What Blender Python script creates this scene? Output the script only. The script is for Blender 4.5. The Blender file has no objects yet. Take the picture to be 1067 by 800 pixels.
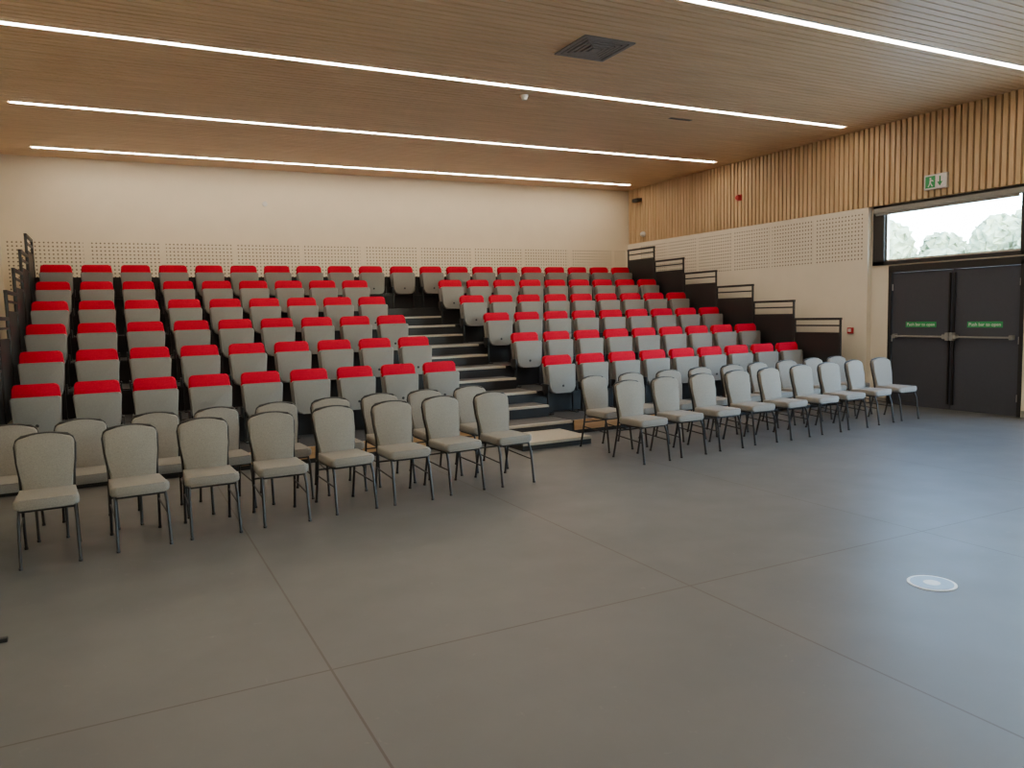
import bpy, bmesh, math, random
from mathutils import Vector, Matrix
random.seed(4)
S = bpy.context.scene
COL = S.collection

# ---------------------------------------------------------------- materials
def new_mat(name):
    m = bpy.data.materials.new(name); m.use_nodes = True
    nt = m.node_tree
    b = nt.nodes['Principled BSDF']
    return m, nt, b

def simple(name, col, rough=0.6, metal=0.0, noise=0.06, nscale=30, bump=0.0, spec=0.5):
    m, nt, b = new_mat(name)
    N, L = nt.nodes, nt.links
    tc = N.new('ShaderNodeTexCoord'); no = N.new('ShaderNodeTexNoise')
    no.inputs['Scale'].default_value = nscale; no.inputs['Detail'].default_value = 4
    L.new(tc.outputs['Object'], no.inputs['Vector'])
    r = N.new('ShaderNodeValToRGB')
    c = Vector(col)
    a = c * (1 - noise); d = c * (1 + noise)
    r.color_ramp.elements[0].position = .3; r.color_ramp.elements[1].position = .7
    r.color_ramp.elements[0].color = (*a, 1); r.color_ramp.elements[1].color = (*[min(1, x) for x in d], 1)
    L.new(no.outputs['Fac'], r.inputs['Fac']); L.new(r.outputs['Color'], b.inputs['Base Color'])
    b.inputs['Roughness'].default_value = rough; b.inputs['Metallic'].default_value = metal
    b.inputs['Specular IOR Level'].default_value = spec
    if bump:
        bp = N.new('ShaderNodeBump'); bp.inputs['Strength'].default_value = bump; bp.inputs['Distance'].default_value = .002
        L.new(no.outputs['Fac'], bp.inputs['Height']); L.new(bp.outputs['Normal'], b.inputs['Normal'])
    return m

def wood(name, c1, c2, sc, rough=.5):
    m, nt, b = new_mat(name)
    N, L = nt.nodes, nt.links
    g = N.new('ShaderNodeNewGeometry'); mp = N.new('ShaderNodeMapping')
    mp.inputs['Scale'].default_value = sc
    L.new(g.outputs['Position'], mp.inputs['Vector'])
    no = N.new('ShaderNodeTexNoise'); no.inputs['Scale'].default_value = 1; no.inputs['Detail'].default_value = 5
    no.inputs['Roughness'].default_value = .6
    L.new(mp.outputs['Vector'], no.inputs['Vector'])
    r = N.new('ShaderNodeValToRGB')
    r.color_ramp.elements[0].position = .32; r.color_ramp.elements[1].position = .68
    r.color_ramp.elements[0].color = (*c1, 1); r.color_ramp.elements[1].color = (*c2, 1)
    L.new(no.outputs['Fac'], r.inputs['Fac']); L.new(r.outputs['Color'], b.inputs['Base Color'])
    b.inputs['Roughness'].default_value = rough
    return m

def emit(name, col, strength):
    m, nt, b = new_mat(name)
    b.inputs['Base Color'].default_value = (*col, 1)
    b.inputs['Emission Color'].default_value = (*col, 1)
    b.inputs['Emission Strength'].default_value = strength
    return m

def math_node(nt, op, a, b=None, c=None):
    n = nt.nodes.new('ShaderNodeMath'); n.operation = op
    for i, v in enumerate((a, b, c)):
        if v is None: continue
        if isinstance(v, (int, float)): n.inputs[i].default_value = v
        else: nt.links.new(v, n.inputs[i])
    return n.outputs[0]

def perforated(name, col, axis, pitch=.064, rad=.21):
    m, nt, b = new_mat(name)
    N, L = nt.nodes, nt.links
    g = N.new('ShaderNodeNewGeometry'); s = N.new('ShaderNodeSeparateXYZ')
    L.new(g.outputs['Position'], s.inputs[0])
    u = math_node(nt, 'SUBTRACT', math_node(nt, 'FRACT', math_node(nt, 'DIVIDE', s.outputs[axis], pitch)), .5)
    v = math_node(nt, 'SUBTRACT', math_node(nt, 'FRACT', math_node(nt, 'DIVIDE', s.outputs['Z'], pitch)), .5)
    d = math_node(nt, 'SQRT', math_node(nt, 'ADD', math_node(nt, 'MULTIPLY', u, u), math_node(nt, 'MULTIPLY', v, v)))
    f = math_node(nt, 'LESS_THAN', d, rad)
    mx = N.new('ShaderNodeMix'); mx.data_type = 'RGBA'
    L.new(f, mx.inputs['Factor'])
    mx.inputs['A'].default_value = (*col, 1); mx.inputs['B'].default_value = (col[0]*.24, col[1]*.22, col[2]*.2, 1)
    L.new(mx.outputs['Result'], b.inputs['Base Color']); b.inputs['Roughness'].default_value = .75
    return m

M_wall = simple('cream_plaster', (.78, .685, .52), .85, noise=.02, nscale=3)
M_perf_b = perforated('perforated_panel_back', (.78, .685, .52), 'X')
M_perf_r = perforated('perforated_panel_side', (.77, .70, .58), 'Y')
M_white = simple('white_lining', (.77, .70, .58), .8, noise=.02, nscale=3)
M_ceil = wood('oak_slat_ceiling', (.66, .465, .26), (.80, .59, .355), (.9, 13, 8), .42)
M_batten = wood('oak_batten_wall', (.52, .35, .185), (.68, .475, .27), (10, 11, .9), .5)
M_oak = wood('oak_fascia', (.40, .22, .09), (.55, .33, .15), (.9, 10, 20), .5)
M_dark = simple('dark_backing', (.14, .09, .048), .9)
M_black = simple('black_steel', (.010, .010, .011), .45)
M_tread = simple('tread_carpet', (.04, .04, .042), .9, noise=.2, nscale=200)
M_aisle = simple('aisle_tread_vinyl', (.075, .072, .068), .6)
M_nose = simple('step_nosing', (.46, .41, .33), .5)
M_red = simple('red_fabric', (.54, .0, .026), .85, noise=.15, nscale=120, bump=.2, spec=.12)
M_grey = simple('grey_seat_fabric', (.240, .228, .208), .7, noise=.06, nscale=90, bump=.1, spec=.3)
M_beige = simple('grey_beige_chair_fabric', (.268, .247, .218), .9, noise=.14, nscale=160, bump=.25, spec=.2)
M_frame = simple('gunmetal_chair_frame', (.012, .011, .011), .45, metal=.0)
M_door = simple('dark_grey_door_laminate', (.055, .059, .075), .5, noise=.03, spec=.3)
M_alu = simple('brushed_aluminium', (.55, .54, .52), .3, metal=.8)
M_green = simple('green_sign', (.02, .33, .10), .5)
M_signwhite = simple('white_sign_print', (.8, .8, .8), .5)
M_redplast = simple('red_plastic', (.45, .01, .015), .35)
M_whiteplast = simple('white_plastic', (.7, .68, .64), .4)
M_led = emit('led_strip_diffuser', (1.0, .87, .69), 37)
M_disc = simple('floor_disc_blue', (.24, .36, .50), .35)
M_discw = simple('floor_disc_rim', (.85, .92, .95), .35)
M_duct = simple('grille_grey', (.26, .25, .23), .5)
M_leaf = simple('foliage', (.24, .30, .18), .8, noise=.5, nscale=3)
M_ground = simple('outside_paving', (.35, .34, .32), .9)

m, nt, b = new_mat('window_glass'); M_glass = m
nt.nodes.remove(b)
tr = nt.nodes.new('ShaderNodeBsdfTransparent'); gl = nt.nodes.new('ShaderNodeBsdfGlossy'); gl.inputs['Roughness'].default_value = .02
mx = nt.nodes.new('ShaderNodeMixShader'); mx.inputs[0].default_value = .06
tr.inputs[0].default_value = (.92, .96, .95, 1)
nt.links.new(tr.outputs[0], mx.inputs[1]); nt.links.new(gl.outputs[0], mx.inputs[2])
nt.links.new(mx.outputs[0], nt.nodes['Material Output'].inputs[0])

# floor material
M_floor, nt, b = new_mat('grey_vinyl_floor')
N, L = nt.nodes, nt.links
g = N.new('ShaderNodeNewGeometry'); s = N.new('ShaderNodeSeparateXYZ'); L.new(g.outputs['Position'], s.inputs[0])
seam = None
for ax, vals in (('X', (-1.33, .77, 2.86, 4.94, 7.03, 9.12)), ('Y', (-1.2, 3.4, 8.0))):
    for v in vals:
        c = math_node(nt, 'COMPARE', s.outputs[ax], v, .0055)
        seam = c if seam is None else math_node(nt, 'MAXIMUM', seam, c)
n1 = N.new('ShaderNodeTexNoise'); n1.inputs['Scale'].default_value = .9; n1.inputs['Detail'].default_value = 6
n1.inputs['Roughness'].default_value = .65
L.new(g.outputs['Position'], n1.inputs['Vector'])
r = N.new('ShaderNodeValToRGB'); r.color_ramp.elements[0].position = .3; r.color_ramp.elements[1].position = .72
r.color_ramp.elements[0].color = (.094, .096, .094, 1); r.color_ramp.elements[1].color = (.116, .118, .116, 1)
L.new(n1.outputs['Fac'], r.inputs['Fac'])
n3 = N.new('ShaderNodeTexNoise'); n3.inputs['Scale'].default_value = 14; n3.inputs['Detail'].default_value = 8; n3.inputs['Distortion'].default_value = 1.5
L.new(g.outputs['Position'], n3.inputs['Vector'])
sc = N.new('ShaderNodeMapRange'); sc.inputs['From Min'].default_value = .68; sc.inputs['From Max'].default_value = .76; sc.inputs['To Max'].default_value = .35
L.new(n3.outputs['Fac'], sc.inputs['Value'])
mxs = N.new('ShaderNodeMix'); mxs.data_type = 'RGBA'; L.new(sc.outputs[0], mxs.inputs['Factor'])
L.new(r.outputs['Color'], mxs.inputs['A']); mxs.inputs['B'].default_value = (.20, .19, .18, 1)
mxc = N.new('ShaderNodeMix'); mxc.data_type = 'RGBA'; L.new(seam, mxc.inputs['Factor'])
L.new(mxs.outputs['Result'], mxc.inputs['A']); mxc.inputs['B'].default_value = (.058, .046, .038, 1)
L.new(mxc.outputs['Result'], b.inputs['Base Color'])
n2 = N.new('ShaderNodeTexNoise'); n2.inputs['Scale'].default_value = 2.2; n2.inputs['Detail'].default_value = 7
L.new(g.outputs['Position'], n2.inputs['Vector'])
mr = N.new('ShaderNodeMapRange'); mr.inputs['To Min'].default_value = .32; mr.inputs['To Max'].default_value = .50
L.new(n2.outputs['Fac'], mr.inputs['Value']); L.new(mr.outputs[0], b.inputs['Roughness'])
b.inputs['Specular IOR Level'].default_value = .5

# ---------------------------------------------------------------- mesh helpers
def finish(bm, name, mats, loc=(0, 0, 0), rot=0, parent=None, smooth=False):
    me = bpy.data.meshes.new(name)
    bmesh.ops.recalc_face_normals(bm, faces=bm.faces)
    bm.to_mesh(me); bm.free()
    for mm in mats: me.materials.append(mm)
    if smooth:
        for p in me.polygons: p.use_smooth = True
        try: me.set_sharp_from_angle(angle=math.radians(38))
        except Exception: pass
    ob = bpy.data.objects.new(name, me); COL.objects.link(ob)
    ob.location = loc; ob.rotation_euler = (0, 0, rot)
    if parent: ob.parent = parent
    return ob

def inst(src, name, loc, rot=0):
    ob = bpy.data.objects.new(name, src.data); COL.objects.link(ob)
    ob.location = loc; ob.rotation_euler = (0, 0, rot)
    return ob

def box(bm, a, b_, mi=0, bev=0, seg=2, mat=None):
    r = bmesh.ops.create_cube(bm, size=1)
    vs = r['verts']
    c = [(a[i] + b_[i]) / 2 for i in range(3)]; d = [abs(b_[i] - a[i]) for i in range(3)]
    for v in vs:
        v.co = Vector((v.co.x * d[0] + c[0], v.co.y * d[1] + c[1], v.co.z * d[2] + c[2]))
    fs = set(f for v in vs for f in v.link_faces)
    for f in fs: f.material_index = mi
    if bev:
        es = list(set(e for v in vs for e in v.link_edges))
        q = bmesh.ops.bevel(bm, geom=es, offset=bev, segments=seg, profile=.6, affect='EDGES')
        for f in q['faces']: f.material_index = mi
        vs = list(set(vs_ for f in q['faces'] for vs_ in f.verts) | set(v for v in vs if v.is_valid))
    if mat is not None:
        for v in vs:
            if v.is_valid: v.co = mat @ v.co
    return vs

def prism(bm, outline, y0, y1, mi=0, bev=0, seg=3, mat=None, curve=0):
    n = len(outline)
    A = [bm.verts.new((x, y0, z)) for x, z in outline]
    B = [bm.verts.new((x, y1, z)) for x, z in outline]
    f1 = bm.faces.new(A); f2 = bm.faces.new(B[::-1])
    fs = [f1, f2]
    for i in range(n):
        j = (i + 1) % n
        fs.append(bm.faces.new((A[i], B[i], B[j], A[j])))
    for f in fs: f.material_index = mi
    vs = A + B
    if bev:
        es = [e for e in list(f1.edges) + list(f2.edges)]
        q = bmesh.ops.bevel(bm, geom=es, offset=bev, segments=seg, profile=.5, affect='EDGES')
        for f in q['faces']: f.material_index = mi
        vs = list(set(v for f in q['faces'] for v in f.verts) | set(v for v in vs if v.is_valid))
    if mat is not None:
        for v in vs: v.co = mat @ v.co
    return vs

def sweep(bm, pts, rad, seg=8, mi=0):
    P = [Vector(p) for p in pts]
    rings = []; prev = None
    for i, p in enumerate(P):
        if i == 0: t = P[1] - P[0]
        elif i == len(P) - 1: t = P[-1] - P[-2]
        else: t = (P[i + 1] - P[i]).normalized() + (P[i] - P[i - 1]).normalized()
        t.normalize()
        if prev is None:
            u = t.orthogonal().normalized()
        else:
            u = prev - t * prev.dot(t)
            u.normalize()
        prev = u; w = t.cross(u)
        rings.append([bm.verts.new(p + rad * (math.cos(2*math.pi*k/seg) * u + math.sin(2*math.pi*k/seg) * w)) for k in range(seg)])
    for a, c in zip(rings, rings[1:]):
        for k in range(seg):
            f = bm.faces.new((a[k], a[(k+1) % seg], c[(k+1) % seg], c[k])); f.material_index = mi
    f = bm.faces.new(rings[0][::-1]); f.material_index = mi
    f = bm.faces.new(rings[-1]); f.material_index = mi

def cyl(bm, c, r, h, axis='Z', mi=0, seg=24, r2=None):
    q = bmesh.ops.create_cone(bm, cap_ends=True, segments=seg, radius1=r, radius2=r if r2 is None else r2, depth=h)
    R = Matrix.Identity(4)
    if axis == 'Y': R = Matrix.Rotation(math.radians(90), 4, 'X')
    if axis == 'X': R = Matrix.Rotation(math.radians(90), 4, 'Y')
    T = Matrix.Translation(Vector(c)) @ R
    for v in q['verts']: v.co = T @ v.co
    for f in set(f for v in q['verts'] for f in v.link_faces): f.material_index = mi
    return q['verts']

def cells(bm, u0, u1, z0, z1, holes, mk):
    us = sorted(set([u0, u1] + [h[0] for h in holes] + [h[1] for h in holes]))
    zs = sorted(set([z0, z1] + [h[2] for h in holes] + [h[3] for h in holes]))
    for a, b2 in zip(us, us[1:]):
        for c, d in zip(zs, zs[1:]):
            cu, cz = (a+b2)/2, (c+d)/2
            if any(h[0] < cu < h[1] and h[2] < cz < h[3] for h in holes): continue
            mk(a, b2, c, d)

# ---------------------------------------------------------------- room
XL, XR, YB, YF, ZC = -1.6, 10.93, 15.05, -4.0, 4.38
XP = 10.83      # face of lining / battens

bm = bmesh.new(); box(bm, (XL-.2, YF-.2, -.2), (XR+.2, YB+.2, 0)); finish(bm, 'floor', [M_floor])

LY = [14.30, 11.56, 8.62, 5.66, 2.72, -.2]
bm = bmesh.new()
box(bm, (XL-.2, YF-.2, ZC+.05), (XR+.2, YB+.2, ZC+.25), 1)
y = YF; p = .098
while y < YB - .02:
    y1 = min(y + .082, YB)
    if all(not (y1 > l-.055 and y < l+.055) for l in LY):
        box(bm, (XL, y, ZC), (XR, y1, ZC+.05), 0)
    else:
        l = [l for l in LY if (y1 > l-.055 and y < l+.055)][0]
        if y < l-.06: box(bm, (XL, y, ZC), (XR, l-.055, ZC+.05), 0)
        if y1 > l+.06: box(bm, (XL, l+.055, ZC), (XR, y1, ZC+.05), 0)
        box(bm, (XL, max(y, l-.055), ZC), (-1.02, min(y1, l+.055), ZC+.05), 0)
        box(bm, (10.40, max(y, l-.055), ZC), (XR, min(y1, l+.055), ZC+.05), 0)
    y += p
finish(bm, 'ceiling', [M_ceil, M_dark])

for i, l in enumerate(LY):
    bm = bmesh.new()
    box(bm, (-1.0, l-.036, ZC-.004), (10.36, l+.036, ZC+.03), 0)
    box(bm, (-1.015, l-.05, ZC-.002), (10.375, l-.037, ZC+.05), 1)
    box(bm, (-1.015, l+.037, ZC-.002), (10.375, l+.05, ZC+.05), 1)
    finish(bm, 'linear_ceiling_light', [M_led, M_whiteplast])

# back wall
bm = bmesh.new()
box(bm, (XL-.2, YB, 0), (XR+.2, YB+.2, ZC+.1), 0)
box(bm, (XL, YB-.02, 0), (XP, YB, 3.05), 0)
x = XL + .06
while x < XP - .3:
    x1 = min(x + 1.12, XP-.06)
    box(bm, (x, YB-.024, 2.1), (x1, YB-.019, 2.99), 1)
    x += 1.2
finish(bm, 'wall_back', [M_wall, M_perf_b])

bm = bmesh.new()
box(bm, (XL-.2, YF, 0), (XL, YB, ZC+.1), 0)
finish(bm, 'wall_left', [M_wall])
bm = bmesh.new()
box(bm, (XL-.2, YF-.2, 0), (XR+.2, YF, ZC+.1))
finish(bm, 'wall_front', [M_wall])

# right wall
DY0, DY1, DZ = 6.12, 8.18, 2.13
WY0, WY1, WZ0, WZ1 = 6.12, 8.46, 2.21, 3.14
W2a, W2b = -.4, 5.5
holes = [(DY0, DY1, 0, DZ), (WY0, WY1, WZ0, WZ1), (W2a, W2b, .9, 3.13)]
bm = bmesh.new()
cells(bm, YF, YB, 0, ZC+.1, holes, lambda a, b2, c, d: box(bm, (XR, a, c), (XR+.2, b2, d)))
box(bm, (XP, 8.50, 0), (XR, YB-.02, 3.14), 0)
y = 8.60
while y < YB-.5:
    y1 = min(y+.93, YB-.1)
    box(bm, (XP-.004, y, 2.3), (XP+.001, y1, 3.06), 1)
    y += 1.0
wr = finish(bm, 'wall_right', [M_white, M_perf_r])
bm = bmesh.new()
box(bm, (XR-.04, YF, 3.15), (XR, YB-.03, ZC-.001), 1)
y = YF + .02
while y < YB-.08:
    box(bm, (XP, y, 3.145), (XR-.04, y+.064, ZC-.001), 0)
    y += .094
finish(bm, 'batten_cladding', [M_batten, M_dark], parent=wr)

def window(name, y0, y1, z0, z1, mull=(), tl=.055):
    bm = bmesh.new()
    t = .055
    x0, x1 = XR-.03, XR+.09
    box(bm, (x0, y0, z0), (x1, y0+t, z1), 0); box(bm, (x0, y1-tl, z0), (x1, y1, z1), 0)
    box(bm, (x0, y0, z0), (x1, y1, z0+t), 0); box(bm, (x0, y0, z1-t*1.2), (x1, y1, z1), 0)
    for q in mull: box(bm, (x0, q-.03, z0), (x1, q+.03, z1), 0)
    box(bm, (XR+.03, y0+t, z0+t), (XR+.045, y1-tl, z1-t*1.2), 1)
    for (a, c, d, e) in ((y0+t, y0+t+.03, z0+t, z1-t*1.2), (y1-tl-.03, y1-tl, z0+t, z1-t*1.2), (y0+t, y1-tl, z0+t, z0+t+.03)):
        box(bm, (XR+.01, a, d), (XR+.06, c, e), 2)
    finish(bm, name, [M_black, M_glass, M_alu])
window('window_1', WY0, WY1, WZ0, WZ1, (), .2)
window('added_daylight_window', W2a, W2b, .9, 3.13, (1.55, 3.5))  # unseen window, added to bring daylight onto the right side of the floor
bm = bmesh.new(); box(bm, (XR-.09, WY0, 3.02), (XR-.035, WY1-.05, 3.10), 0, .012); cyl(bm, (XR-.06, (WY0+WY1)/2, 3.005), .02, WY1-WY0-.16, 'Y')
finish(bm, 'roller_blind', [M_duct], smooth=True)

ym = 7.14
def door(name, y0, y1, hinge):
    root = bpy.data.objects.new(name, None); COL.objects.link(root); root.location = (XR, (y0+y1)/2, 0)
    def part(b_, n, mats, sm=False):
        o = finish(b_, n, mats, smooth=sm); o.parent = root
        o.matrix_parent_inverse = Matrix.Translation(root.location).inverted()
        return o
    b_ = bmesh.new(); box(b_, (XR+.02, y0+.003, .001), (XR+.07, y1-.003, DZ-.053), 0, .002)
    part(b_, 'leaf', [M_door])
    b_ = bmesh.new()
    box(b_, (XR-.04, y0+.06, 1.075), (XR-.012, y1-.04, 1.10), 0, .006)
    for q in (y0+.09, y1-.08): box(b_, (XR-.05, q-.025, 1.055), (XR+.02, q+.025, 1.12), 0, .008)
    qq = y1-.035 if hinge < 0 else y0+.035
    box(b_, (XR-.01, qq-.012, .08), (XR+.02, qq+.012, DZ-.1), 1, .003)
    box(b_, (XR-.06, qq-.025, 1.03), (XR+.02, qq+.025, 1.15), 0, .008)
    part(b_, 'panic_bar', [M_duct, M_black])
    yc = (y0+y1)/2
    b_ = bmesh.new(); box(b_, (XR+.014, yc-.25, 1.225), (XR+.02, yc+.25, 1.31), 0); part(b_, 'push_sign', [M_green])
    cu = bpy.data.curves.new('sign_text', 'FONT'); cu.body = 'Push bar to open'; cu.size = .066; cu.align_x = 'CENTER'; cu.align_y = 'CENTER'
    cu.extrude = .0006
    o = bpy.data.objects.new('sign_text', cu); COL.objects.link(o); cu.materials.append(M_signwhite)
    o.parent = root; o.location = (.0125, 0, 1.267); o.rotation_euler = (math.radians(90), 0, math.radians(-90))
    b_ = bmesh.new()
    for z in (.25, 1.05, 1.85): cyl(b_, (XR+.012, (y0+.008 if hinge < 0 else y1-.008), z), .009, .1, 'Z', 0, 10)
    part(b_, 'hinges', [M_alu])
door('door_1', ym, DY1-.053, 1)
door('door_2', DY0+.053, ym, -1)
bm = bmesh.new()
box(bm, (XR-.015, DY0, 0), (XR+.1, DY0+.05, DZ)); box(bm, (XR-.015, DY1-.05, 0), (XR+.1, DY1, DZ)); box(bm, (XR-.015, DY0, DZ-.05), (XR+.1, DY1, DZ+.06))
box(bm, (XR+.072, DY0+.05, 0), (XR+.1, DY1-.05, .05)); box(bm, (XR+.072, ym-.03, 0), (XR+.1, ym+.03, DZ-.05))
finish(bm, 'door_frame', [M_black])
bm = bmesh.new()
box(bm, (XR-.012, YF, 0), (XR, DY0-.01, .09)); box(bm, (XR-.012, DY1+.01, 0), (XR, 8.50, .09))
box(bm, (XP-.012, 8.49, 0), (XP, YB-.03, .09))
finish(bm, 'baseboard_right', [M_duct])

# ---------------------------------------------------------------- seating platform
Y0, DEP, RISE, Z0 = 8.55, .96, .312, .18
PX0, PX1 = -1.14, 10.36
AX0, AX1 = 4.10, 5.26
bm = bmesh.new()
for k in range(6):
    yf = Y0 + DEP*k; z = Z0 + RISE*k
    box(bm, (PX0, yf, 0 if k == 0 else z-RISE), (PX1, Y0+DEP*6, z-.004), 0)
    box(bm, (PX0, yf+.04, z-.004), (AX0, yf+DEP, z), 1)
    box(bm, (AX1, yf+.04, z-.004), (PX1, yf+DEP, z), 1)
    box(bm, (AX0+.02, yf+.04, z-.004), (AX1-.02, yf+DEP, z+.001), 2)
    if k < 5:
        box(bm, (AX0+.02, yf-.006, z-.03), (AX1-.02, yf+.045, z+.003), 3, .004)
    box(bm, (PX0, yf-.004, z-.03), (AX0, yf+.04, z+.001), 0); box(bm, (AX1, yf-.004, z-.03), (PX1, yf+.04, z+.001), 0)
    if k < 5:
        ys = yf + DEP - .42; zs = z + RISE/2
        box(bm, (AX0+.06, ys, z), (AX1-.06, yf+DEP, zs), 0)
        box(bm, (AX0+.06, ys-.005, zs-.026), (AX1-.06, ys+.045, zs+.004), 3, .004)
        box(bm, (AX0+.06, ys+.045, zs-.002), (AX1-.06, yf+DEP, zs+.002), 2)
box(bm, (AX0, 7.80, 0), (AX1-.22, Y0, .085), 0)
box(bm, (AX0, 7.79, .06), (AX1-.22, 7.85, .095), 3, .004)
box(bm, (AX0, 7.85, .085), (AX1-.22, Y0, .092), 3)
box(bm, (PX0, Y0-.03, .055), (AX0, Y0-.004, .185), 4); box(bm, (AX1, Y0-.03, .055), (PX1, Y0-.004, .185), 4)
for k in range(6):
    z = Z0+RISE*k; yb = Y0+DEP*k+.80
    segs = [(PX0+.02, AX0-.03), (AX1+.03, PX1-.02)] if k < 5 else [(PX0+.02, PX1-.02)]
    for a, c in segs: box(bm, (a, yb-.02, z+.26), (c, yb+.04, z+.31), 0)
box(bm, (PX0, Y0+DEP*6-.03, Z0+RISE*5), (PX1, Y0+DEP*6, Z0+RISE*5+.62), 0)
finish(bm, 'retractable_seating_platform', [M_black, M_tread, M_aisle, M_nose, M_oak])

def outline_round(w_b, w_t, z0, z1, rb, rt, n=5):
    pts = []
    def arc(cx, cz, r, a0, a1):
        for i in range(n+1):
            a = math.radians(a0 + (a1-a0)*i/n); pts.append((cx + r*math.cos(a), cz + r*math.sin(a)))
    arc(w_b/2-rb, z0+rb, rb, 270, 360)
    arc(w_t/2-rt, z1-rt, rt, 0, 90)
    arc(-w_t/2+rt, z1-rt, rt, 90, 180)
    arc(-w_b/2+rb, z0+rb, rb, 180, 270)
    return pts
def lean(deg, piv):
    return Matrix.Translation(piv) @ Matrix.Rotation(math.radians(deg), 4, 'X') @ Matrix.Translation(-Vector(piv))
bm = bmesh.new()
Mb = lean(-7, (0, 0, .35))
prism(bm, outline_round(.43, .455, .34, .72, .05, .03), -.005, .045, 0, .012, 2, Mb)
prism(bm, outline_round(.45, .43, .655, .815, .02, .045), -.04, .05, 1, .02, 3, Mb)
Ms = lean(-5, (0, -.08, .32))
prism(bm, outline_round(.41, .465, .285, .685, .085, .03), -.125, -.045, 0, .02, 3, Ms)
q = cyl(bm, (0, -.1265, .385), .017, .006, 'Y', 2, 14)
for v in q: v.co = Ms @ v.co
for sx in (-1, 1):
    box(bm, (sx*.205-.014, -.07, .01), (sx*.205+.014, -.03, .36), 2)
    box(bm, (sx*.205-.022, -.16, 0), (sx*.205+.022, .05, .014), 2)
    box(bm, (sx*.236-.008, -.12, .30), (sx*.236+.008, .05, .42), 2, .004)
seat0 = finish(bm, 'auditorium_seat', [M_grey, M_red, M_black], smooth=True)
first = True
for k in range(6):
    yy = Y0 + DEP*k + .82; z = Z0 + RISE*k
    xs = [-.80 + .567*i for i in range(9)] + [5.53 + .562*i for i in range(9)]
    if k == 5: xs += [-.80 + .567*9+.02, -.80+.567*10+.06]
    for x in xs:
        if first: seat0.location = (x, yy, z); first = False
        else: inst(seat0, 'auditorium_seat', (x, yy, z))

bm = bmesh.new()
D = DEP-.03
for yy in (0, D): sweep(bm, [(0, yy, 0), (0, yy, 1.2)], .02, 8)
box(bm, (-.02, -.02, 1.175), (.02, D+.02, 1.215), 0, .006)
box(bm, (-.015, 0, 1.075), (.015, D, 1.10), 0)
box(bm, (-.006, .02, .08), (.006, D-.02, .95), 0)
box(bm, (-.015, 0, .95), (.015, D, .975), 0)
box(bm, (-.03, -.03, 0), (.03, .03, .012)); box(bm, (-.03, D-.03, 0), (.03, D+.03, .012))
gr = finish(bm, 'guard_rail', [M_black], smooth=True)
first = True
for k in range(6):
    for x in (PX0+.03, PX1-.03):
        if first: gr.location = (x, Y0+DEP*k+.04, Z0+RISE*k); first = False
        else: inst(gr, 'guard_rail', (x, Y0+DEP*k+.04, Z0+RISE*k))

# ---------------------------------------------------------------- loose chair
bm = bmesh.new()
def arcp(cx, cy, r, a0, a1, n=5):
    return [(cx + r*math.cos(math.radians(a0+(a1-a0)*i/n)), cy + r*math.sin(math.radians(a0+(a1-a0)*i/n))) for i in range(n+1)]
so = arcp(.175, -.16, .045, 270, 360) + arcp(.165, .17, .03, 0, 90) + arcp(-.165, .17, .03, 90, 180) + arcp(-.175, -.16, .045, 180, 270)
R = Matrix(((1, 0, 0, 0), (0, 0, 1, 0), (0, -1, 0, 0), (0, 0, 0, 1)))
prism(bm, so, -.455, -.385, 0, .024, 4, R)
box(bm, (-.18, -.17, .375), (.18, .17, .39), 1)
bo = []
bo += arcp(.155, .445, .02, 270, 360, 3)
bo += [(.184, .55), (.198, .64)]
bo += arcp(.155, .762, .052, 0, 65, 5)
bo += [(.10, .828), (.05, .835), (0, .837), (-.05, .835), (-.10, .828)]
bo += arcp(-.155, .762, .052, 115, 180, 5)
bo += [(-.198, .64), (-.184, .55)]
bo += arcp(-.155, .445, .02, 180, 270, 3)
Mb = lean(-10, (0, .19, .44))
prism(bm, bo, .162, .215, 0, .018, 3, Mb)
path = [(-.19, .30, 0), (-.188, .235, .25), (-.185, .205, .42)]
up = [(-.190, .55), (-.203, .64), (-.210, .755), (-.195, .80), (-.16, .825), (-.07, .838), (0, .841)]
left = path + [tuple(Mb @ Vector((x, .205, z))) for x, z in up]
right = [(-x, y_, z) for x, y_, z in left[::-1]][1:]
sweep(bm, left + right, .0115, 8, 1)
for sx in (-1, 1):
    sweep(bm, [(sx*.195, -.235, 0), (sx*.19, -.195, .30), (sx*.185, -.165, .372), (sx*.183, -.10, .380), (sx*.183, .14, .380), (sx*.185, .20, .40)], .0115, 8, 1)
    sweep(bm, [(sx*.191, -.21, .22), (sx*.188, .235, .25)], .007, 6, 1)
    for yy in (-.235, .30): cyl(bm, (sx*(.195 if yy < 0 else .19), yy, .008), .015, .016, 'Z', 1, 10)
sweep(bm, [(-.185, -.165, .372), (.185, -.165, .372)], .009, 6, 1)
sweep(bm, [(-.187, .225, .30), (.187, .225, .30)], .008, 6, 1)
for v in bm.verts: v.co.x *= .885
ch = finish(bm, 'stacking_chair', [M_beige, M_frame], smooth=True)
rows = [
    ((-1.02, 6.34), (3.22, 6.80), 9, 0),
    ((-.80, 7.08), (3.32, 7.50), 9, 0),
    ((4.92, 6.90), (9.60, 7.30), 9, 0),
    ((5.02, 7.64), (9.55, 8.02), 9, 0)]
first = True
for (a, c, n, _) in rows:
    for i in range(n):
        t = i/(n-1)
        x = a[0] + (c[0]-a[0])*t + random.uniform(-.02, .02); y = a[1] + (c[1]-a[1])*t + random.uniform(-.02, .02) - .26
        rr = math.radians(random.uniform(-4, 4)+3)
        if first: ch.location = (x, y, 0); ch.rotation_euler = (0, 0, rr); first = False
        else: inst(ch, 'stacking_chair', (x, y, 0), rr)

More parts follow.
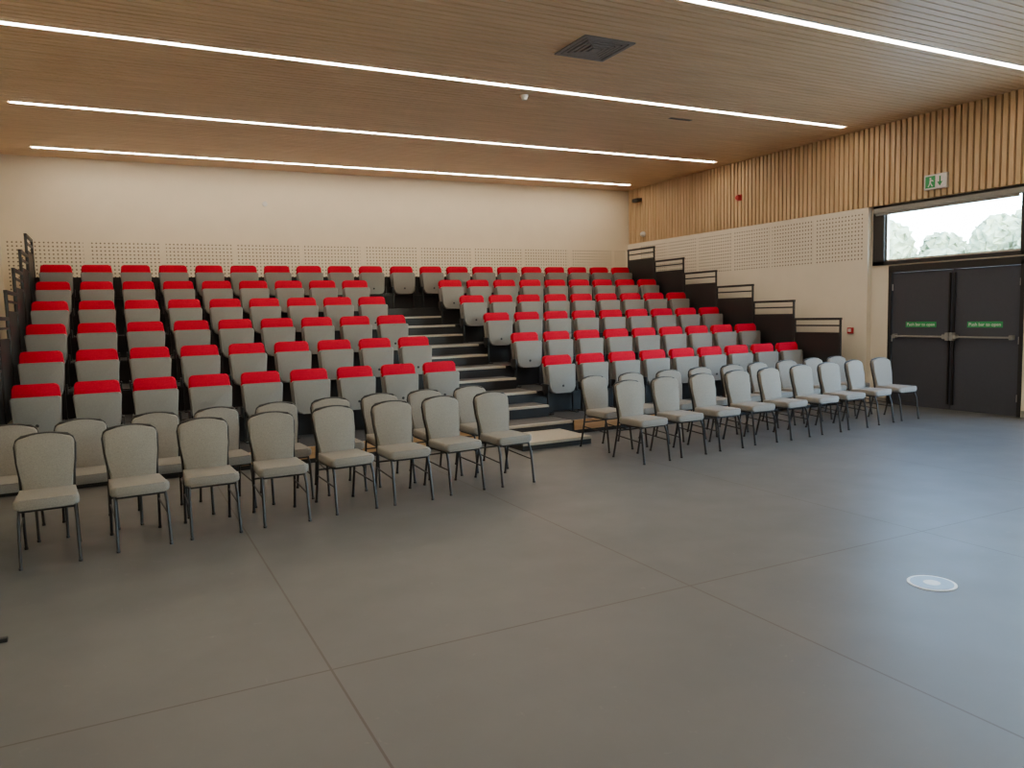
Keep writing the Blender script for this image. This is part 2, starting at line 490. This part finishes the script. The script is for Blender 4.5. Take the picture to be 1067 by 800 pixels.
# ---------------------------------------------------------------- fittings
bm = bmesh.new()
def frame_ring(bm, h, w, z0, z1, mi):
    box(bm, (-h, -h, z0), (h, -h+w, z1), mi); box(bm, (-h, h-w, z0), (h, h, z1), mi)
    box(bm, (-h, -h+w, z0), (-h+w, h-w, z1), mi); box(bm, (h-w, -h+w, z0), (h, h-w, z1), mi)
frame_ring(bm, .31, .04, -.014, 0, 0)
box(bm, (-.28, -.28, -.003), (.28, .28, 0), 1)
for i, h in enumerate((.25, .20, .15, .10)):
    frame_ring(bm, h, .028, -.012-.004*i, -.004, 0)
box(bm, (-.05, -.05, -.03), (.05, .05, -.004), 0)
finish(bm, 'ceiling_air_diffuser', [M_duct, M_black], loc=(4.70, 7.08, ZC))
bm = bmesh.new(); cyl(bm, (0, 0, -.012), .05, .024, r2=.055); cyl(bm, (0, 0, -.04), .034, .035, r2=.045)
finish(bm, 'smoke_detector', [M_whiteplast], loc=(4.84, 8.92, ZC), smooth=True)
bm = bmesh.new(); box(bm, (-.2, -.03, -.008), (.2, .03, 0), 0, .002)
for i in range(8): box(bm, (-.18+i*.046, -.02, -.010), (-.15+i*.046, .02, -.007), 1)
finish(bm, 'ceiling_vent_slot', [M_duct, M_black], loc=(7.57, 9.16, ZC))
bm = bmesh.new(); box(bm, (-.03, -.06, -.06), (0, .06, .06), 0, .01); cyl(bm, (-.055, 0, 0), .042, .05, 'X', 0, 20, r2=.055)
finish(bm, 'fire_alarm_sounder', [M_redplast], loc=(XP, 11.36, 3.70), smooth=True)
bm = bmesh.new(); box(bm, (-.045, -.05, -.05), (0, .05, .05), 0, .008); box(bm, (-.048, -.028, -.02), (-.044, .028, .03), 1)
finish(bm, 'fire_alarm_call_point', [M_redplast, M_whiteplast], loc=(XP, 8.79, 1.17), smooth=True)
bm = bmesh.new()
box(bm, (-.045, -.18, -.11), (0, .18, .11), 0, .008)
box(bm, (-.049, -.165, -.095), (-.044, .165, .095), 1)
def flat(pts, mi=2):
    vs = [bm.verts.new((-.0505, y_, z_)) for y_, z_ in pts]; f = bm.faces.new(vs); f.material_index = mi
def quad(y0, z0, y1, z1): flat([(y0, z0), (y1, z0), (y1, z1), (y0, z1)])
quad(.155, -.085, .0, .085)
flat([(-.06, .07), (-.085, .07), (-.085, -.03), (-.06, -.03)])
flat([(-.03, -.01), (-.0725, -.075), (-.115, -.01)])
vs = cyl(bm, (-.051, .075, .052), .014, .002, 'X', 1, 12)
def m2(pts):
    vs = [bm.verts.new((-.0515, y_, z_)) for y_, z_ in pts]; f = bm.faces.new(vs); f.material_index = 1
m2([(.085, .035), (.06, .035), (.065, -.02), (.09, -.02)])
m2([(.09, -.02), (.075, -.02), (.10, -.07), (.115, -.07)])
m2([(.078, -.02), (.063, -.02), (.035, -.06), (.048, -.07)])
m2([(.06, .035), (.062, .02), (.03, .0), (.028, .012)])
finish(bm, 'exit_sign', [M_alu, M_signwhite, M_green], loc=(XP, 7.34, 3.36))
bm = bmesh.new(); box(bm, (-.03, -.04, -.04), (0, .04, .04), 0, .005); sweep(bm, [(0, 0, 0), (-.09, 0, -.02), (-.13, -.02, -.02)], .012, 8, 0)
box(bm, (-.20, -.12, -.06), (-.10, .08, .02), 0, .015)
finish(bm, 'security_camera', [M_black], loc=(XP, 14.5, 4.1), smooth=True)
bm = bmesh.new(); cyl(bm, (-.02, 0, 0), .06, .04, 'X'); bmesh.ops.create_uvsphere(bm, u_segments=16, v_segments=10, radius=.05, matrix=Matrix.Translation((-.05, 0, 0)))
finish(bm, 'dome_camera', [M_whiteplast], loc=(XP, 14.4, 3.32), smooth=True)
bm = bmesh.new(); cyl(bm, (0, -.01, 0), .045, .02, 'Y'); cyl(bm, (0, -.022, 0), .03, .01, 'Y')
finish(bm, 'wall_sensor', [M_whiteplast], loc=(2.6, YB, 3.75), smooth=True)
bm = bmesh.new(); cyl(bm, (0, 0, .002), .128, .004, seg=48, mi=1); cyl(bm, (0, 0, .003), .112, .0045, seg=48, mi=0)
cyl(bm, (0, 0, .0035), .045, .0046, seg=32, mi=1)
finish(bm, 'floor_disc', [M_disc, M_discw], loc=(4.05, 2.72, 0))  # thin blue disc on the floor with pale rim and centre
bm = bmesh.new(); box(bm, (-.04, -.02, 0), (.03, .02, .022), 0, .006)
sweep(bm, [(-.03, 0, .008), (-.2, .03, .006), (-.5, -.02, .006), (-.93, .05, .006)], .005, 8, 0)
finish(bm, 'power_cable', [M_black], loc=(-.63, 4.57, 0), smooth=True)

# ---------------------------------------------------------------- outside
bm = bmesh.new(); box(bm, (XR+.25, -30, -.3), (80, 60, -.05)); finish(bm, 'outside_ground', [M_ground])
bm = bmesh.new()
for i in range(90):
    yy = random.uniform(8, 36)
    q = bmesh.ops.create_icosphere(bm, subdivisions=4, radius=random.uniform(.6, 1.3),
        matrix=Matrix.Translation((random.uniform(27, 32), yy, random.uniform(.3, 4.0) if yy > 15 else random.uniform(.3, 3.2))))
    for v in q['verts']:
        v.co += Vector([random.uniform(-.13, .13) for _ in range(3)])
finish(bm, 'garden_hedge', [M_leaf])

w = bpy.data.worlds.new('World'); S.world = w; w.use_nodes = True
bg = w.node_tree.nodes['Background']
sky = w.node_tree.nodes.new('ShaderNodeTexSky')
try:
    sky.sky_type = 'NISHITA'; sky.sun_disc = False; sky.sun_elevation = math.radians(40); sky.sun_rotation = math.radians(200)
except Exception: pass
w.node_tree.links.new(sky.outputs[0], bg.inputs[0]); bg.inputs[1].default_value = 6.0

# ---------------------------------------------------------------- camera
cam = bpy.data.cameras.new('camera'); co = bpy.data.objects.new('camera', cam); COL.objects.link(co)
cam.sensor_width = 36; cam.lens = 800/1067*36; cam.clip_start = .05
f = Vector((.4540, .8896, -.0918)).normalized(); u = Vector((.0653, .0701, .9955)); u = (u - f*u.dot(f)).normalized()
r = f.cross(u)
Mx = Matrix((( r.x, u.x, -f.x, 0), (r.y, u.y, -f.y, 0), (r.z, u.z, -f.z, 1.6), (0, 0, 0, 1)))
co.matrix_world = Mx
S.camera = co
